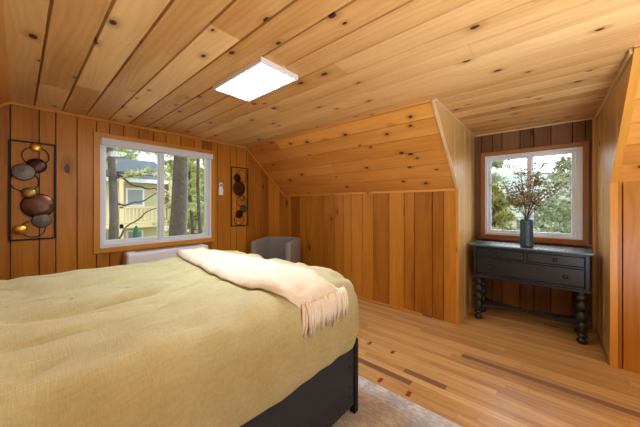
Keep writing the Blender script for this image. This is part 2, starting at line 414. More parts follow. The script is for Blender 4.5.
trim('baseboard_alcove', (AX0, YC-.015, 0), (AX1, YC, .03), m_back)
trim('baseboard_alcove', (AX1-.012, YB+.02, 0), (AX1, YC-.02, .035), m_redtrim)
trim('baseboard_left', (XA, YK, 0), (XA+.015, YB, .03), m_trim)

# ------------------------------------------------------------------ windows
def frame(bm, axis, pos, a0, a1, z0, z1, w, t, bev=.003):
    """rectangular frame of bar width w (tuple l,r,b,t) in the plane axis=pos..pos+t"""
    l, r, b, tp = w if hasattr(w, '__len__') else (w,)*4
    for (p0, p1, q0, q1) in ((a0, a0+l, z0, z1), (a1-r, a1, z0, z1), (a0+l, a1-r, z0, z0+b), (a0+l, a1-r, z1-tp, z1)):
        if axis == 'X': add_box(bm, (pos, p0, q0), (pos+t, p1, q1), bev)
        else: add_box(bm, (p0, pos, q0), (p1, pos+t, q1), bev)
def frame_obj(name, mat, parent, *a, **k):
    bm = bmesh.new(); frame(bm, *a, **k); bm.normal_update(); boxuv(bm); return obj(name, bm, mat, parent)
def empty_struct(name, label):
    o = bpy.data.objects.new(name, None); C.objects.link(o); o['kind'] = 'structure'; o['label'] = label; return o
w1 = empty_struct('window_1', 'wide sliding window with white frame on the left wall')
frame_obj('casing', m_trim, w1, 'X', XA, .517, 1.84, .792, 2.072, .053, .022)
frame_obj('window_frame', m_vinyl, w1, 'X', XA-.11, .57, 1.79, .845, 2.02, (.035, .035, .035, .05), .125)
frame_obj('sash', m_vinyl, w1, 'X', XA-.075, .60, 1.19, .875, 1.975, (.03, .055, .045, .03), .03)
frame_obj('sash', m_vinyl, w1, 'X', XA-.04, 1.14, 1.76, .875, 1.975, (.055, .045, .035, .03), .03)
box('pane', (XA-.062, .62, .91), (XA-.058, 1.145, 1.96), m_glass, w1)
box('pane', (XA-.027, 1.19, .90), (XA-.023, 1.72, 1.96), m_glass, w1)
bm = bmesh.new(); add_box(bm, (XA-.01, .575, 1.945), (XA+.045, 1.80, 2.02), .008); obj('blind_cassette', bm, m_blind, w1)
w2 = empty_struct('window_2', 'sliding window in the alcove behind the dark console table')
frame_obj('casing', m_redtrim, w2, 'Y', YC-.02, -.668, .318, .885, 1.98, .047, .02)
box('window_sill', (-.69, YC-.05, .872), (.34, YC, .89), m_redtrim, w2, .003)
frame_obj('window_frame', m_vinyl, w2, 'Y', YC-.01, -.624, .274, .93, 1.93, (.03, .06, .03, .035), .12)
frame_obj('sash', m_vinyl, w2, 'Y', YC+.05, -.6, -.14, .955, 1.9, (.035, .045, .035, .03), .03)
frame_obj('sash', m_vinyl, w2, 'Y', YC+.02, -.2, .22, .955, 1.9, (.045, .035, .035, .03), .03)
box('pane', (-.57, YC+.063, .98), (-.18, YC+.067, 1.88), m_glass, w2)
box('pane', (-.16, YC+.033, .98), (.19, YC+.037, 1.88), m_glass, w2)
w3 = empty_struct('added_window_3', 'added unseen window in the gable wall behind the camera, letting in daylight')  # added window out of view, put in to bring daylight into the room
frame_obj('casing', m_trim, w3, 'X', XR-.02, .25, 2.05, .6, 2.1, .055, .02)
frame_obj('window_frame', m_vinyl, w3, 'X', XR-.01, .3, 2.0, .65, 2.05, .05, .11)
box('pane', (XR+.05, .34, .69), (XR+.054, 1.96, 2.01), m_glass, w3)

# ------------------------------------------------------------------ ceiling lamp
def lamp(x, y, label):
    t = thing('ceiling_light', label, 'ceiling light', (x, y, H))
    frame_bm = bmesh.new()
    for lo, hi in (((-.305, -.16, -.032), (-.285, .16, 0)), ((.285, -.16, -.032), (.305, .16, 0)), ((-.285, -.16, -.032), (.285, -.143, 0)), ((-.285, .143, -.032), (.285, .16, 0))):
        add_box(frame_bm, lo, hi, .002)
    obj('light_frame', frame_bm, m_lframe, t)
    bm = bmesh.new(); add_box(bm, (-.284, -.142, -.028), (.284, .142, -.02)); obj('diffuser', bm, m_panel, t)
    return t
lamp(-1.645, 1.145, 'flat white rectangular lit panel lamp on the pine ceiling')

# ------------------------------------------------------------------ bed
rug = box('area_rug', (-2.95, -.6, .0005), (.6, 1.70, .011), m_rug, None, .002)
tag(rug, 'pale grey beige distressed area rug lying under the bed', 'rug')
X0, X1, Y0, Y1 = -2.42, -.868, -.82, 1.46
bed = thing('bed', 'large bed with sage green comforter and charcoal metal side frame', 'bed', ((X0+X1)/2, (Y0+Y1)/2, 0))
def bedchild(o):
    o.parent = bed; o.location = -bed.location; return o
fx0, fx1, fy0, fy1 = X0+.06, -.910, Y0+.04, 1.395
bedchild(box('side_panel', (fx1-.02, fy0, .07), (fx1, fy1-.03, .46), m_char, None, .004))
bedchild(box('side_panel', (fx0, fy0, .07), (fx0+.02, fy1-.03, .46), m_char, None, .004))
bedchild(box('foot_panel', (fx0+.03, fy1-.03, .07), (fx1-.03, fy1-.01, .46), m_char, None, .004))
bedchild(box('head_panel', (fx0+.03, fy0, .07), (fx1-.03, fy0+.02, .46), m_char, None, .004))
for x in (fx0-.008, fx1-.032):
    for yy in (fy0-.008, fy1-.032):
        p = bedchild(box('post', (x, yy, .012), (x+.04, yy+.04, .47), m_iron, None, .004))
for z in (.14, .20, .32, .38):
    bm = bmesh.new(); add_lathe(bm, [(0, 0), (.006, 0), (.005, .003), (0, .004)], 10, (fx1, fy1-.075, z), 'X'); bedchild(obj('rivet', bm, m_iron))
bedchild(box('mattress', (X0+.08, Y0+.05, .40), (X1-.08, Y1-.08, .80), m_white, None, .05))
PROF = [(.045, .43), (.028, .442), (.018, .475), (.010, .52), (.002, .59), (.0, .67), (.006, .74), (.020, .80), (.046, .845), (.085, .873), (.14, .888), (.20, .893), (.28, .895)]
def fold(x, y):
    # the blanket presses the folds flat
    k = 1-.75*max(0, min(1, (y-.62)/.12))*max(0, min(1, (1.32-y)/.1)); return fold0(x, y)*k
def fold0(x, y):
    """comforter relief in metres"""
    p = Vector((x*1.6, y*1.3, 0)); h = .018*noise.noise(p)
    q = Vector((x*5.2+1.5*noise.noise(Vector((x*1.3, y*1.1, 5))), y*1.25, 2)); n = noise.noise(q)
    h -= .062*max(0, 1-abs(n)*3.6)**2*(.4+.6*(noise.noise(Vector((x*2, y*2, 9)))+.5))
    q = Vector((x*10+.8*noise.noise(Vector((x*3, y*2, 6))), y*2.6, 12)); n = noise.noise(q); h -= .016*max(0, 1-abs(n)*4)**2
    q = Vector((x*11, y*3.2+x*2, 7)); n = noise.noise(q); h += .013*n
    q = Vector((x*3, y*9, 4)); h += .006*noise.noise(q)
    return h
def side(u, z):
    """u runs along the edge"""
    return .022*noise.noise(Vector((u*4.5, z*1.5, 1)))+.013*noise.noise(Vector((u*11+z*3, z*5, 3)))
def rrect(ins, nside=(44, 62), nc=10):
    rc = max(.015, .15-ins*.6); x0, x1, y0, y1 = X0+ins, X1-ins, Y0+ins, Y1-ins
    hx = (x1-x0)/2; hy = (y1-y0)/2; rc = min(rc, hx*.98, hy*.98)
    pts = []
    cs = [((x1-rc, y1-rc), 0), ((x0+rc, y1-rc), 90), ((x0+rc, y0+rc), 180), ((x1-rc, y0+rc), 270)]
    for i, ((cx, cy), a0) in enumerate(cs):
        for k in range(nc+1):
            a = math.radians(a0+90*k/nc); pts.append(((cx+rc*math.cos(a), cy+rc*math.sin(a)), (math.cos(a), math.sin(a))))
        (nx, ny), _ = cs[(i+1) % 4]; a = math.radians(a0+90)
        e = (cx+rc*math.cos(a), cy+rc*math.sin(a)); f = (nx+rc*math.cos(a), ny+rc*math.sin(a))
        N_ = nside[0] if i % 2 == 0 else nside[1]
        for k in range(1, N_): pts.append(((e[0]+(f[0]-e[0])*k/N_, e[1]+(f[1]-e[1])*k/N_), (math.cos(a), math.sin(a))))
    return pts
def topz(ins):
    for (i0, z0), (i1, z1) in zip(PROF, PROF[1:]):
        if i0 >= i1: continue
        if i0 <= ins <= i1: return z0+(z1-z0)*(ins-i0)/(i1-i0)
    return PROF[-1][1]
def comforter_pt(x, y, n, ins, z):
    w = min(1, max(0, (z-.74)/.12)); h = fold(x, y)*w; s_ = side(x*n[1]*n[1]+y*n[0]*n[0]+(x if abs(n[1]) > .7 else 0), z)*(1-w)
    # the folds of the drape start on the shoulder
    sh = math.exp(-((z-.80)/.05)**2)*.022*noise.noise(Vector((x*4, y*8, 8)))
    return Vector((x+n[0]*(s_+sh), y+n[1]*(s_+sh), z+h+sh))
bm = bmesh.new(); rings = []
# smooth the profile
prof = []
for (i0, z0), (i1, z1) in zip(PROF, PROF[1:]):
    prof += [(i0+(i1-i0)*t, z0+(z1-z0)*t) for t in (0, .5)]
hw = (X1-X0)/2
prof += [(.28+(hw-.005-.28)*k/42, .895-.004*k/42) for k in range(0, 43)]
for ins, z in prof:
    rings.append([bm.verts.new(comforter_pt(x, y, n, ins, z)) for (x, y), n in rrect(ins)])
for a, b in zip(rings, rings[1:]):
    m = len(a)
    for k in range(m): bm.faces.new((a[k], a[(k+1) % m], b[(k+1) % m], b[k]))
bm.faces.new(rings[-1])
cf = bedchild(obj('comforter', bm, m_comf, None, True)); cf['label'] = 'sage green linen comforter hanging over the sides'
md = cf.modifiers.new('thick', 'SOLIDIFY'); md.thickness = .018; md.offset = -1

# throw blanket over the foot of the bed
def lerp(tbl, s_):
    for (a, va), (b, vb) in zip(tbl, tbl[1:]):
        if s_ <= b: return va+(vb-va)*max(0, (s_-a))/(b-a)
    return tbl[-1][1]
# path over the top and down the side facing +X, offset outwards
path = [(-2.33+.02*k, None) for k in range(int((2.33-1.15)/.02))]
pth = []
for x, _ in path: pth.append((x, .902))
for ins, z in reversed(PROF[3:]): pth.append((X1-ins+.012*(1 if z < .8 else .4), z+.012*(1 if z > .8 else .3)))
pth = [p for p in pth if p[1] > .785]
# resample
Ls = [0]
for a, b in zip(pth, pth[1:]): Ls.append(Ls[-1]+math.hypot(b[0]-a[0], b[1]-a[1]))
LT = Ls[-1]
def at_s(s_):
    for i in range(len(Ls)-1):
        if s_ <= Ls[i+1]+1e-9:
            t = (s_-Ls[i])/(Ls[i+1]-Ls[i]); a, b = pth[i], pth[i+1]; return Vector((a[0]+(b[0]-a[0])*t, 0, a[1]+(b[1]-a[1])*t))
    return Vector((pth[-1][0], 0, pth[-1][1]))
near = [(0, .86), (.2, .83), (.87, .745), (1.2, .74), (1.38, .80), (LT, .885)]
far = [(0, 1.10), (.95, 1.16), (1.4, 1.13), (LT, 1.21)]
bm = bmesh.new(); NS, NW = 190, 46; top = []; bot = []
for i in range(NS+1):
    s_ = LT*i/NS; p = at_s(s_); q = at_s(min(LT, s_+.01)); r_ = at_s(max(0, s_-.01)); tg = (q-r_).normalized(); nn = Vector((-tg.z, 0, tg.x))
    A, B = lerp(near, s_), lerp(far, s_); ra, rb = [], []
    for j in range(NW+1):
        t = j/NW; yy = A+(B-A)*t+.006*noise.noise(Vector((s_*9, t*3, 1)))
        w = min(1, max(0, (p.z-.74)/.12)); hb = fold(p.x, yy)*w
        e = min(1, min(t, 1-t)*9, (NS-i)/6+.3, i/5+.3); th = .030*math.sqrt(max(0, e))
        base = Vector((p.x, yy, p.z+hb))
        hgt = th+.006*noise.noise(Vector((s_*7, yy*12, 3)))+.003*noise.noise(Vector((s_*30, yy*30, 5)))
        hgt += .008*math.sin(yy*46+s_*2)*min(1, max(0, (s_-1.2)/.2))
        ra.append(bm.verts.new(base+nn*max(.004, hgt))); rb.append(bm.verts.new(base-nn*.002))
    top.append(ra); bot.append(rb)
for i in range(NS):
    for j in range(NW):
        bm.faces.new((top[i][j], top[i+1][j], top[i+1][j+1], top[i][j+1])); bm.faces.new((bot[i][j], bot[i][j+1], bot[i+1][j+1], bot[i+1][j]))
    bm.faces.new((top[i][0], bot[i][0], bot[i+1][0], top[i+1][0])); bm.faces.new((top[i][NW], top[i+1][NW], bot[i+1][NW], bot[i][NW]))
for j in range(NW):
    bm.faces.new((top[0][j], top[0][j+1], bot[0][j+1], bot[0][j])); bm.faces.new((top[NS][j], bot[NS][j], bot[NS][j+1], top[NS][j+1]))
bmesh.ops.recalc_face_normals(bm, faces=bm.faces[:])
ends = [top[NS][j].co.copy() for j in range(NW+1)]
# nap: short fibres standing off the cloth
tops = [(top[i][j].co.copy()) for i in range(NS+1) for j in range(NW+1)]
for k in range(9000):
    i = rnd.randrange(NS); j = rnd.randrange(NW+1)
    p = top[i][j].co; q = top[i+1][j].co
    if not p.is_valid if hasattr(p, 'is_valid') else False: continue
    tdir = (q-p).normalized(); nn = Vector((-tdir.z, 0, tdir.x)); o_ = p.lerp(q, rnd.random())+Vector((0, rnd.uniform(-.004, .004), 0))
    d = (nn+Vector((rnd.uniform(-1, 1), rnd.uniform(-1, 1), rnd.uniform(-1, .3)))*.9).normalized()*rnd.uniform(.004, .008)
    s2 = Vector((rnd.uniform(-1, 1), rnd.uniform(-1, 1), rnd.uniform(-1, 1))).normalized()*.0009
    bm.faces.new((bm.verts.new(o_-s2), bm.verts.new(o_+s2), bm.verts.new(o_+d)))
throw = thing('throw_blanket', 'fluffy cream throw blanket with tassels laid across the foot of the bed', 'throw blanket', (-1.5, 1.0, .87))
def under(o, par):
    o.parent = par; o.location = -par.location; return o
under(obj('cloth', bm, m_throw, None, True), throw)
for k in range(22):
    yb = (k+.5)/22*NW; e = ends[int(yb)].copy(); drop = rnd.uniform(.10, .15); bm = bmesh.new(); sw = rnd.uniform(-.02, .015)
    for q in range(5):
        ox, oy = rnd.uniform(-.006, .008), rnd.uniform(-.009, .009)
        pts = [e+Vector((-.012+ox*.4, oy*.5, .03)), e+Vector((.006+ox, oy, 0)), e+Vector((.012+ox, oy+sw*.4, -drop*.45)), e+Vector((.004+ox*1.4, oy*1.3+sw, -drop*rnd.uniform(.85, 1.1)))]
        add_tube(bm, pts, [.007, .009, .008, .003], 6)
        for w in range(16):
            t = rnd.random(); p = pts[1].lerp(pts[3], t); d = Vector((rnd.uniform(-.3, 1), rnd.uniform(-1, 1), rnd.uniform(-1.2, .2))).normalized()*rnd.uniform(.008, .018)
            s2 = d.orthogonal().normalized()*.0013; bm.faces.new((bm.verts.new(p-s2), bm.verts.new(p+s2), bm.verts.new(p+d)))
    bmesh.ops.recalc_face_normals(bm, faces=bm.faces[:])
    under(obj('tassel', bm, m_throw, None, True), throw)

# ------------------------------------------------------------------ grey tub chair in the corner
ch = thing('armchair', 'grey upholstered barrel back armchair in the corner beyond the bed', 'armchair', (-3.09, 2.57, 0), math.radians(24))
def ushape(z0, z1, R, th, arm, flare=0., seg=20):
    bm = bmesh.new(); cl = []
    cl.append((R*1.0, -arm));
    for k in range(9): cl.append((R*1.0, -arm+(arm+.02)*(k+1)/9))
    for k in range(1, seg):
        a = math.pi*k/seg; cl.append((R*math.copysign(abs(math.cos(a))**.55, math.cos(a)), .02+.24*abs(math.sin(a))**.55))
    for k in range(9, -1, -1): cl.append((-R, -arm+(arm+.02)*(k)/9))
    n = len(cl); rows_ = []
    for i, (x, y) in enumerate(cl):
        a, b = cl[max(0, i-1)], cl[min(n-1, i+1)]; t = Vector((b[0]-a[0], b[1]-a[1], 0)).normalized(); nn = Vector((t.y, -t.x, 0))
        if i in (0, n-1): pass
        sec = []
        zt = z1-.02*(1-min(1, (y+arm)/.25))
        for (o_, z) in ((-th/2, z0), (-th/2, zt-.03), (-th*.36, zt-.008), (0, zt), (th*.36, zt-.008), (th/2, zt-.03), (th/2, z0)):
            sec.append(bm.verts.new(Vector((x, y, 0))+nn*o_+Vector((0, 0, z))))
        rows_.append(sec)
    for a, b in zip(rows_, rows_[1:]):
        for k in range(len(a)-1): bm.faces.new((a[k], b[k], b[k+1], a[k+1]))
        bm.faces.new((a[-1], b[-1], b[0], a[0]))
    bm.faces.new(rows_[0]); bm.faces.new(rows_[-1][::-1])
    bmesh.ops.recalc_face_normals(bm, faces=bm.faces[:])
    return bm
o = obj('backrest', ushape(.20, .80, .275, .085, .24), m_grey_fab, ch, True)
o.modifiers.new('b', 'BEVEL').width = .012
o = box('seat', (-.23, -.27, .22), (.23, .20, .34), m_grey_fab, ch, .02)
o = box('cushion', (-.228, -.29, .342), (.228, .19, .45), m_grey_fab, ch, .035)
for x in (-.23, .23):
    for y in (-.2, .17):
        bm = bmesh.new(); add_lathe(bm, [(.014, 0), (.022, .2)], 12, (x, y, 0)); obj('leg', bm, m_legw, ch, True)

# ------------------------------------------------------------------ console table in the alcove
ct = thing('console_table', 'dark painted console table with turned legs in the alcove under the window', 'console table', (-.19, 3.64, 0))
cw, cd = .475, .17     # half sizes of the body
bm = bmesh.new(); add_box(bm, (-.505, -.215, .845), (.505, .17, .862), .004)
o = obj('tabletop', bm, m_consl, ct)
bm = bmesh.new()
add_box(bm, (-.488, -.197, .832), (.488, .165, .845), .004)
add_box(bm, (-cw, -.17, .49), (-cw+.03, .155, .832), .003); add_box(bm, (cw-.03, -.17, .49), (cw, .155, .832), .003)
add_box(bm, (-cw+.03, .135, .49), (cw-.03, .155, .832)); add_box(bm, (-cw+.03, -.15, .51), (cw-.03, .135, .525))
for z0, z1 in ((.814, .832), (.700, .716), (.508, .526)): add_box(bm, (-cw+.03, -.17, z0), (cw-.03, -.15, z1), .002)
add_box(bm, (-.010, -.17, .716), (.014, -.15, .814), .002)
add_box(bm, (-cw-.012, -.185, .484), (cw+.012, .158, .508), .005)
obj('body', bm, m_cons, ct)
def knob(par, x, z):
    bm = bmesh.new(); add_lathe(bm, [(.019, 0), (.019, -.003), (.008, -.006), (.008, -.014), (.017, -.02), (.018, -.027), (.01, -.032), (.0, -.033)], 18, (x, -.168, z), 'Y')
    k = obj('knob', bm, m_knob, par, True); k['label'] = 'small dark bronze knob'
def drawer(x0, x1, z0, z1, ks):
    bm = bmesh.new(); add_box(bm, (x0+.005, -.168, z0+.005), (x1-.005, -.153, z1-.005), .003); add_box(bm, (x0+.01, -.153, z0+.008), (x1-.01, .10, z1-.012))
    d = obj('drawer', bm, m_cons, ct)
    for k in ks: knob(d, k, (z0+z1)/2)
drawer(-cw+.03, -.010, .716, .814, [-.23]); drawer(.014, cw-.03, .716, .814, [.235]); drawer(-cw+.03, cw-.03, .526, .700, [-.31, .31])
LP = [(.0, 0), (.022, 0), (.030, .01), (.034, .03), (.030, .048), (.018, .058), (.018, .066), (.030, .075), (.034, .088), (.028, .10), (.020, .108),
      (.026, .118), (.030, .13), (.030, .215), (.022, .225), (.020, .235), (.032, .25), (.040, .275), (.040, .295), (.032, .318), (.020, .335), (.020, .345), (.032, .358),
      (.040, .382), (.040, .40), (.032, .424), (.020, .44), (.020, .45), (.032, .462), (.038, .482), (.036, .50), (.022, .515), (.030, .525), (.033, .548), (0, .548)]
LP = [(r*1.22, z*.484/.548) for r, z in LP]
for x in (-.425, .425):
    for y in (-.148, .112):
        bm = bmesh.new(); add_lathe(bm, LP, 24, (x, y, 0)); obj('leg', bm, m_cons, ct, True)
bm = bmesh.new()
def beam(bm, a, b, w, h):
    a, b = Vector(a), Vector(b); d = b-a; Ln = d.length; d.normalize(); s_ = d.cross(Vector((0, 0, 1))).normalized(); u_ = s_.cross(d)
    M = Matrix(((d.x, s_.x, u_.x, a.x), (d.y, s_.y, u_.y, a.y), (d.z, s_.z, u_.z, a.z), (0, 0, 0, 1)))
    add_box(bm, (0, -w/2, -h/2), (Ln, w/2, h/2), .003, M)
def xs(a, b, n=14):
    # gently bowed stretcher
    P_ = []
    for k in range(n+1):
        t = k/n; x = a[0]+(b[0]-a[0])*t; s_ = (t-.5)*2; y = a[1]+(b[1]-a[1])*(.5+.5*(abs(s_)**1.6)*(1 if s_ > 0 else -1)); P_.append((x, y, .155))
    for p, q in zip(P_, P_[1:]): beam(bm, p, q, .034, .028)
xs((-.41, -.145), (.41, .11)); xs((-.41, .11), (.41, -.145))
obj('stretcher', bm, m_cons, ct)

# ------------------------------------------------------------------ vase and branches
vs_ = thing('vase', 'slate blue ribbed ceramic cylinder vase on the console table', 'vase', (-.18, 3.56, .862))
bm = bmesh.new()
prof = [(0, 0), (.050, 0), (.058, .006)]
for k in range(1, 40):
    z = .008+.277*k/40; prof.append((.0585+.0012*math.sin(k*1.57), z))
prof += [(.057, .290), (.045, .296), (.030, .299), (.027, .308), (.031, .316), (.026, .316), (.022, .30), (.02, .12), (0, .12)]
add_lathe(bm, prof, 32); obj('vase_body', bm, m_vase, vs_, True)
br = thing('branch_arrangement', 'dried branches with small leaves and rust berries standing in the vase', 'dried branches', (-.18, 3.56, 1.03))
bw = bmesh.new(); bl = bmesh.new(); bb = bmesh.new(); R2 = random.Random(12)
tips = []
for k in range(15):
    a = 2*math.pi*k/15+R2.uniform(-.3, .3); sp = R2.uniform(.10, .26); hh = R2.uniform(.32, .50)*(1-.25*sp/.26)+.0
    if k % 5 == 0: sp *= .4; hh = .56
    ex, ey = sp*math.cos(a)*1.15, sp*math.sin(a)*.62
    P_ = [Vector((ex*.02, ey*.02, 0)), Vector((ex*.05, ey*.05, .15)), Vector((ex*.35, ey*.35, .15+hh*.35)), Vector((ex*.75, ey*.75, .15+hh*.7)), Vector((ex, ey, .15+hh*.85+.04))]
    rr_ = [.003, .003, .0028, .002, .001]; add_tube(bw, P_, rr_, 5)
    segs = []
    for q in range(36):
        t = R2.uniform(.42, 1)*3.99; i = min(3, int(t)); p = P_[i].lerp(P_[i+1], t-i)
        if i < 1: continue
        d = Vector((R2.uniform(-1, 1), R2.uniform(-1, 1)*.7, R2.uniform(-.3, 1))).normalized(); e = p+d*R2.uniform(.02, .06)
        add_tube(bw, [p, e], [.0014, .0009], 4)
        if R2.random() < .33: bmesh.ops.create_icosphere(bb, subdivisions=1, radius=R2.uniform(.005, .008), matrix=Matrix.Translation(e))
        for w in range(2):
            d2 = (d+Vector((R2.uniform(-1, 1), R2.uniform(-1, 1), R2.uniform(-1, 1)))).normalized(); L_ = R2.uniform(.018, .034); s2 = d2.cross(Vector((R2.random(), R2.random(), R2.random()))).normalized()*L_*.3
            v = [bl.verts.new(e), bl.verts.new(e+d2*L_*.5+s2), bl.verts.new(e+d2*L_), bl.verts.new(e+d2*L_*.5-s2)]; bl.faces.new(v)
obj('twigs', bw, m_twig, br); obj('leaves', bl, m_leafd, br)['kind'] = 'stuff'; obj('berries', bb, m_berry, br, True)['kind'] = 'stuff'

# ------------------------------------------------------------------ metal wall art
def disc(par, y, z, r, mat, x=.02, swirl=False):
    bm = bmesh.new()
    pr = [(0, .012), (r*.5, .0105), (r*.8, .006), (r*.93, .002), (r, .0), (r*.98, -.003), (0, -.002)]
    if swirl:
        pr = [(0, .012)]+[(r*k/12, .010-.007*k/12+(.0022 if k % 2 else 0)) for k in range(1, 12)]+[(r, 0), (r*.98, -.003), (0, -.002)]
    add_lathe(bm, pr, 36, (x, y, z), 'X'); return obj('disc', bm, mat, par, True)
def ring(par, y, z, r, x=.010, a0=0, a1=360):
    bm = bmesh.new(); n = 40; pts = [(x, y+r*math.cos(math.radians(a0+(a1-a0)*k/n)), z+r*math.sin(math.radians(a0+(a1-a0)*k/n))) for k in range(n if a1-a0 == 360 else n+1)]
    add_tube(bm, pts, .004, 8, a1-a0 == 360); obj('ring', bm, m_iron, par, True)
def art(y0, label, rings_, discs_):
    t = thing('metal_wall_art', label, 'wall art', (XA, y0, 1.886), 0, 'framed metal disc wall sculptures')
    bm = bmesh.new(); frame(bm, 'X', .001, 0, .297, -.903, 0, .013, .016, .002); obj('frame', bm, m_iron, t)
    for r_ in rings_: ring(t, *r_)
    for i, (y, z, r, m, sw) in enumerate(discs_): disc(t, y, -z, r, m, .016+.010*(i % 3), sw)
art(-.057, 'tall black framed metal disc wall art left of the big window',
    [(.165, -.13, .086), (.097, -.37, .088), (.15, -.80, .077)],
    [(.167, .048, .038, m_gold, 0), (.17, .218, .068, m_copper, 0), (.09, .285, .075, m_pewter, 1), (.18, .588, .112, m_brown, 0), (.126, .472, .052, m_olive, 0), (.071, .80, .043, m_gold, 0), (.203, .728, .066, m_pewter, 1)])
art(2.095, 'tall black framed metal disc wall art between the window and the sloped corner',
    [(.19, -.13, .09), (.18, -.52, .085), (.135, -.80, .082)],
    [(.10, .165, .062, m_copper, 0), (.125, .325, .108, m_brown, 0), (.185, .475, .045, m_olive, 0), (.21, .635, .062, m_pewter, 1), (.13, .72, .062, m_copper, 0), (.10, .86, .02, m_gold, 0)])

# ------------------------------------------------------------------ controller and heater
tc_ = thing('wall_controller', 'small white remote controller in a holder beside the left wall window', 'remote controller', (XA, 1.93, 1.545))
box('remote_body', (.003, -.026, -.085), (.022, .026, .085), m_bright, tc_, .006)
box('display', (.0222, -.018, .03), (.0235, .018, .07), m_gray, tc_); box('holder', (.001, -.031, -.092), (.026, .031, .0), m_bright, tc_, .004)
ht = thing('wall_heater', 'low white wall heating unit mounted under the left wall window', 'heater', (XA, 1.225, .20))
bm = bmesh.new(); add_box(bm, (.005, -.46, 0), (.20, .44, .580), .0)
es = [e for e in bm.edges if abs(e.verts[0].co.x-.20) < 1e-4 or abs(e.verts[1].co.x-.2) < 1e-4 or (e.verts[0].co.z > .5 and e.verts[1].co.z > .5)]
bmesh.ops.bevel(bm, geom=es, offset=.03, segments=4, affect='EDGES', profile=.5)
obj('heater_body', bm, m_bright, ht, True).modifiers.new('w', 'WEIGHTED_NORMAL')
bm = bmesh.new()
for k in range(5): add_box(bm, (.06+k*.022, -.37, .5805), (.068+k*.022, .36, .583))
obj('grille', bm, m_gray, ht)

# ------------------------------------------------------------------ outside
g = box('ground', (-60, -40, -2.7), (60, 60, -2.4), m_ground); struct(g, 'sunlit forest floor outside')
def hill(name, cx, cy, rx, ry, h):
    bm = bmesh.new(); n = 40; m = 10; rr_ = []
    for j in range(m+1):
        t = j/m; ring_ = []
        for k in range(n):
            a = 2*math.pi*k/n; w = 1-t*.999; z = h*(1-w*w)*(1+.15*noise.noise(Vector((math.cos(a)*2, math.sin(a)*2, t))))
            ring_.append(bm.verts.new((cx+rx*w*math.cos(a), cy+ry*w*math.sin(a), -2.5+z)))
        rr_.append(ring_)
    for a, b in zip(rr_, rr_[1:]):
        for k in range(n): bm.faces.new((a[k], a[(k+1) % n], b[(k+1) % n], b[k]))
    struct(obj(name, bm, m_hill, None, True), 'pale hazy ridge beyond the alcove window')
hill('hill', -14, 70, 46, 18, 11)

def needle_tuft(bm, p, d, L_, R3, n=12, w=.006):
    for k in range(n):
        q = (d*.7+Vector((R3.uniform(-1, 1), R3.uniform(-1, 1), R3.uniform(-1, 1)))).normalized()*L_*R3.uniform(.6, 1)
        s2 = q.orthogonal().normalized()*w; a = R3.random()*6.28; s2.rotate(Matrix.Rotation(a, 3, q.normalized()))
        bm.faces.new((bm.verts.new(p-s2), bm.verts.new(p+s2), bm.verts.new(p+q)))
def pine(loc, h, tr, zlo, nb, bl_, label, mat, seed, tufts=26, L_=.16, w=.007, lean=0., n=12, group='pine trees outside the windows', blob=.09):
    R3 = random.Random(seed); t = thing('pine_tree', label, 'tree', loc, 0, group)
    bt = bmesh.new(); bf = bmesh.new()
    pts = [Vector((lean*k/8+.06*math.sin(k*1.3+seed), .05*math.cos(k*1.1+seed), h*k/8)) for k in range(9)]
    add_tube(bt, pts, [tr*(1-.75*k/8) for k in range(9)], 14)
    for b in range(nb):
        z = zlo+(h-zlo)*(b+R3.random())/nb; i = min(7, int(z/h*8)); p0 = pts[i].lerp(pts[i+1], z/h*8-i)
        a = R3.uniform(0, 6.283); L2 = bl_*(1.05-.75*(z-zlo)/(h-zlo))*R3.uniform(.7, 1.1)
        d = Vector((math.cos(a), math.sin(a), R3.uniform(-.05, .3)))
        bp = [p0]; 
        for s_ in range(1, 6): bp.append(p0+d*L2*s_/5+Vector((R3.uniform(-.06, .06), R3.uniform(-.06, .06), -.10*L2*(s_/5)**2+R3.uniform(-.04, .04))))
        add_tube(bt, bp, [.028, .022, .017, .012, .008, .004], 5)
        for q in range(tufts):
            u_ = R3.uniform(.25, 1)*4.99; i = min(4, int(u_)); p = bp[i].lerp(bp[i+1], u_-i)+Vector((R3.uniform(-1, 1), R3.uniform(-1, 1), R3.uniform(-1, 1)*(.4 if blob < .1 else 1)))*blob*L2*(1 if blob < .1 else .5)
            dd = (d+Vector((R3.uniform(-1, 1), R3.uniform(-1, 1), R3.uniform(-.2, .9)))).normalized()
            needle_tuft(bf, p, dd, L_, R3, n, w)
    obj('trunk', bt, m_barkA, t, True); obj('foliage', bf, mat, t)['kind'] = 'stuff'
    return t
G = -2.4
# outside window_2
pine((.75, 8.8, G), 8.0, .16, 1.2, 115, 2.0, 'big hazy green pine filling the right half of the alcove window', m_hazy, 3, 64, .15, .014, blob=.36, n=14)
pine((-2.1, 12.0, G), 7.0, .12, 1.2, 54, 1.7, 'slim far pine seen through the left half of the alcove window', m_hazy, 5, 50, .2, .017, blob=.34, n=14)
pine((-.8, 6.6, G), 4.05, .12, .8, 60, 1.0, 'bushy sunlit yellow green pine low in the alcove window', m_needy, 8, 60, .11, .010, blob=.34, n=14)
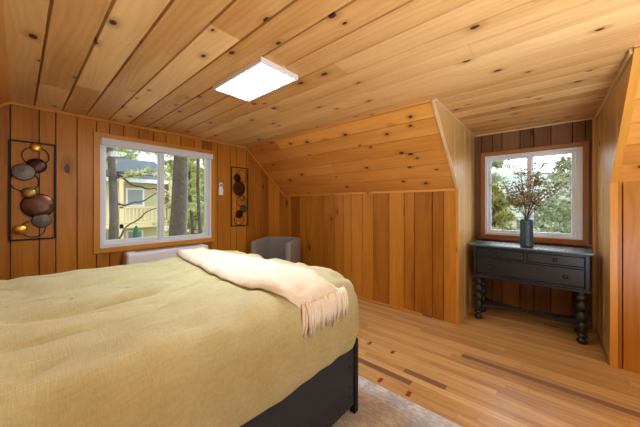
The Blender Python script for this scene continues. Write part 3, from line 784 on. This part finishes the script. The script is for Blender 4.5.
# outside window_1
pine((-6.3, 2.37, G), 10, .235, 6.6, 10, 2.0, 'thick barked pine trunk filling the right pane of the left wall window', m_needle, 21, 20, .2, .011)
lt = pine((-8.3, 1.54, G), 9, .135, 4.2, 30, 1.7, 'dark pine trunk with bare curved branches at the left edge of the left wall window', m_needy, 22, 20, .2, .011)
for pts in ([(0, 0, 3.75), (.1, .35, 3.72), (.15, .8, 3.9), (.2, 1.25, 4.3)], [(0, 0, 2.5), (.1, .25, 3.1), (.2, .7, 3.5), (.3, 1.3, 3.85)], [(0, .1, 4.5), (.1, .5, 4.2), (.2, .9, 4.15), (.2, 1.4, 3.9)]):
    bm = bmesh.new(); P_ = []
    for k in range(13):
        t = k/12*3; i = min(2, int(t)); P_.append(Vector(pts[i]).lerp(Vector(pts[i+1]), t-i)+Vector((0, 0, .03*math.sin(k*1.7))))
    add_tube(bm, P_, [.030-.0018*k for k in range(13)], 6); obj('bare_branch', bm, m_barkA, lt, True)
pine((-11.5, 4.85, G), 8, .10, .8, 56, 1.5, 'yellow green feathery pine right behind the thick trunk', m_needy, 23, 44, .18, .014, blob=.22, n=12)
pine((-9.0, 4.08, G), 9, .085, 5.2, 8, 1.2, 'slender pine stem standing right of the thick trunk', m_leaf, 24, 22, .18, .011)
pine((-15.5, 8.4, G), 9, .14, .6, 70, 2.2, 'far leafy pine closing the view at the right of the left wall window', m_leaf, 25, 50, .26, .024, blob=.25)
pine((-29., 5.2, G), 12, .2, 3.0, 80, 3.8, 'tall pine rising behind the left part of the neighbouring house', m_leaf, 27, 44, .4, .04, blob=.25)
pine((-31., 12.2, G), 12, .2, .6, 90, 3.6, 'tall pine standing right of the neighbouring house', m_needy, 28, 44, .4, .04, blob=.25)
pine((-21., 11.2, G), 10, .2, .4, 80, 2.6, 'leafy pine farthest right beyond the slender stem', m_leaf, 29, 44, .3, .03, blob=.25)

# neighbouring house
HX = -19.
hs = thing('neighbour_house', 'cream timber house with grey roof and wooden balcony outside the left wall window', 'house', (HX, 4.5, G))
def hb(name, lo, hi, mat, par=None, bev=0.):
    return box(name, (lo[0], lo[1]-4.5, lo[2]-G), (hi[0], hi[1]-4.5, hi[2]-G), mat, par or hs, bev)
hb('wall', (-5, 2.2, G), (0, 6.3, 2.85), m_siding)
bm = bmesh.new()
for k in range(24): add_box(bm, (.0, 2.2-4.5, .15+k*.22), (.02, 6.3-4.5, .17+k*.22))
obj('siding_battens', bm, m_deck, hs)['kind'] = 'stuff'
def roofprism(name, y0, y1, x0, x1, z0, z1):
    bm = bmesh.new(); M_ = [(x1, z0), (x1, z0+.14), (x0, z1+.14), (x0, z1)]
    a = [bm.verts.new((x, y0-4.5, z-G)) for x, z in M_]; b = [bm.verts.new((x, y1-4.5, z-G)) for x, z in M_]
    bm.faces.new(a); bm.faces.new(b[::-1])
    for k in range(4): bm.faces.new((a[k], b[k], b[(k+1) % 4], a[(k+1) % 4]))
    bmesh.ops.recalc_face_normals(bm, faces=bm.faces[:]); obj(name, bm, m_roof, hs)
roofprism('roof', 1.8, 6.7, -3.2, .6, 2.75, 4.4)
roofprism('porch_roof', 2.9, 4.75, .3, 1.7, 3.0, 3.75)
hb('fascia', (.60, 1.8, 2.66), (.68, 6.7, 2.88), m_white)
w = hb('window', (.0, 4.2, 1.25), (.06, 5.15, 2.35), m_white); 
box('pane', (.06, 4.3-4.5, 1.35-G), (.065, 5.05-4.5, 2.25-G), m_gray, w)
w = hb('window', (.0, 4.22, -1.0), (.06, 5.1, -.2), m_white)
box('pane', (.06, 4.32-4.5, -.92-G), (.065, 5.0-4.5, -.28-G), m_gray, w)
hb('balcony_floor', (0, 1.8, .05), (1.5, 6.4, .28), m_deck)
hb('post', (1.34, 3.6, G), (1.5, 3.78, 2.95), m_deck); hb('post', (1.34, 6.1, G), (1.5, 6.26, 2.85), m_deck)
hb('handrail', (1.38, 1.8, 1.15), (1.5, 6.4, 1.24), m_deck); hb('handrail', (1.4, 1.8, .34), (1.48, 6.4, .42), m_deck)
for k in range(25):
    hb('baluster', (1.41, 1.85+k*.18, .42), (1.47, 1.93+k*.18, 1.15), m_deck)
um = thing('patio_umbrella', 'closed dark green patio umbrella standing before the neighbouring house', 'umbrella', (-14., 3.49, G))
bm = bmesh.new(); add_lathe(bm, [(.03, 0), (.03, 1.2)], 10); obj('pole', bm, m_iron, um)
bm = bmesh.new(); add_lathe(bm, [(0, 2.82), (.05, 2.76), (.11, 2.6), (.14, 2.2), (.15, 1.6), (.12, 1.15), (.02, 1.1)], 16); obj('canopy', bm, m_umb, um, True)
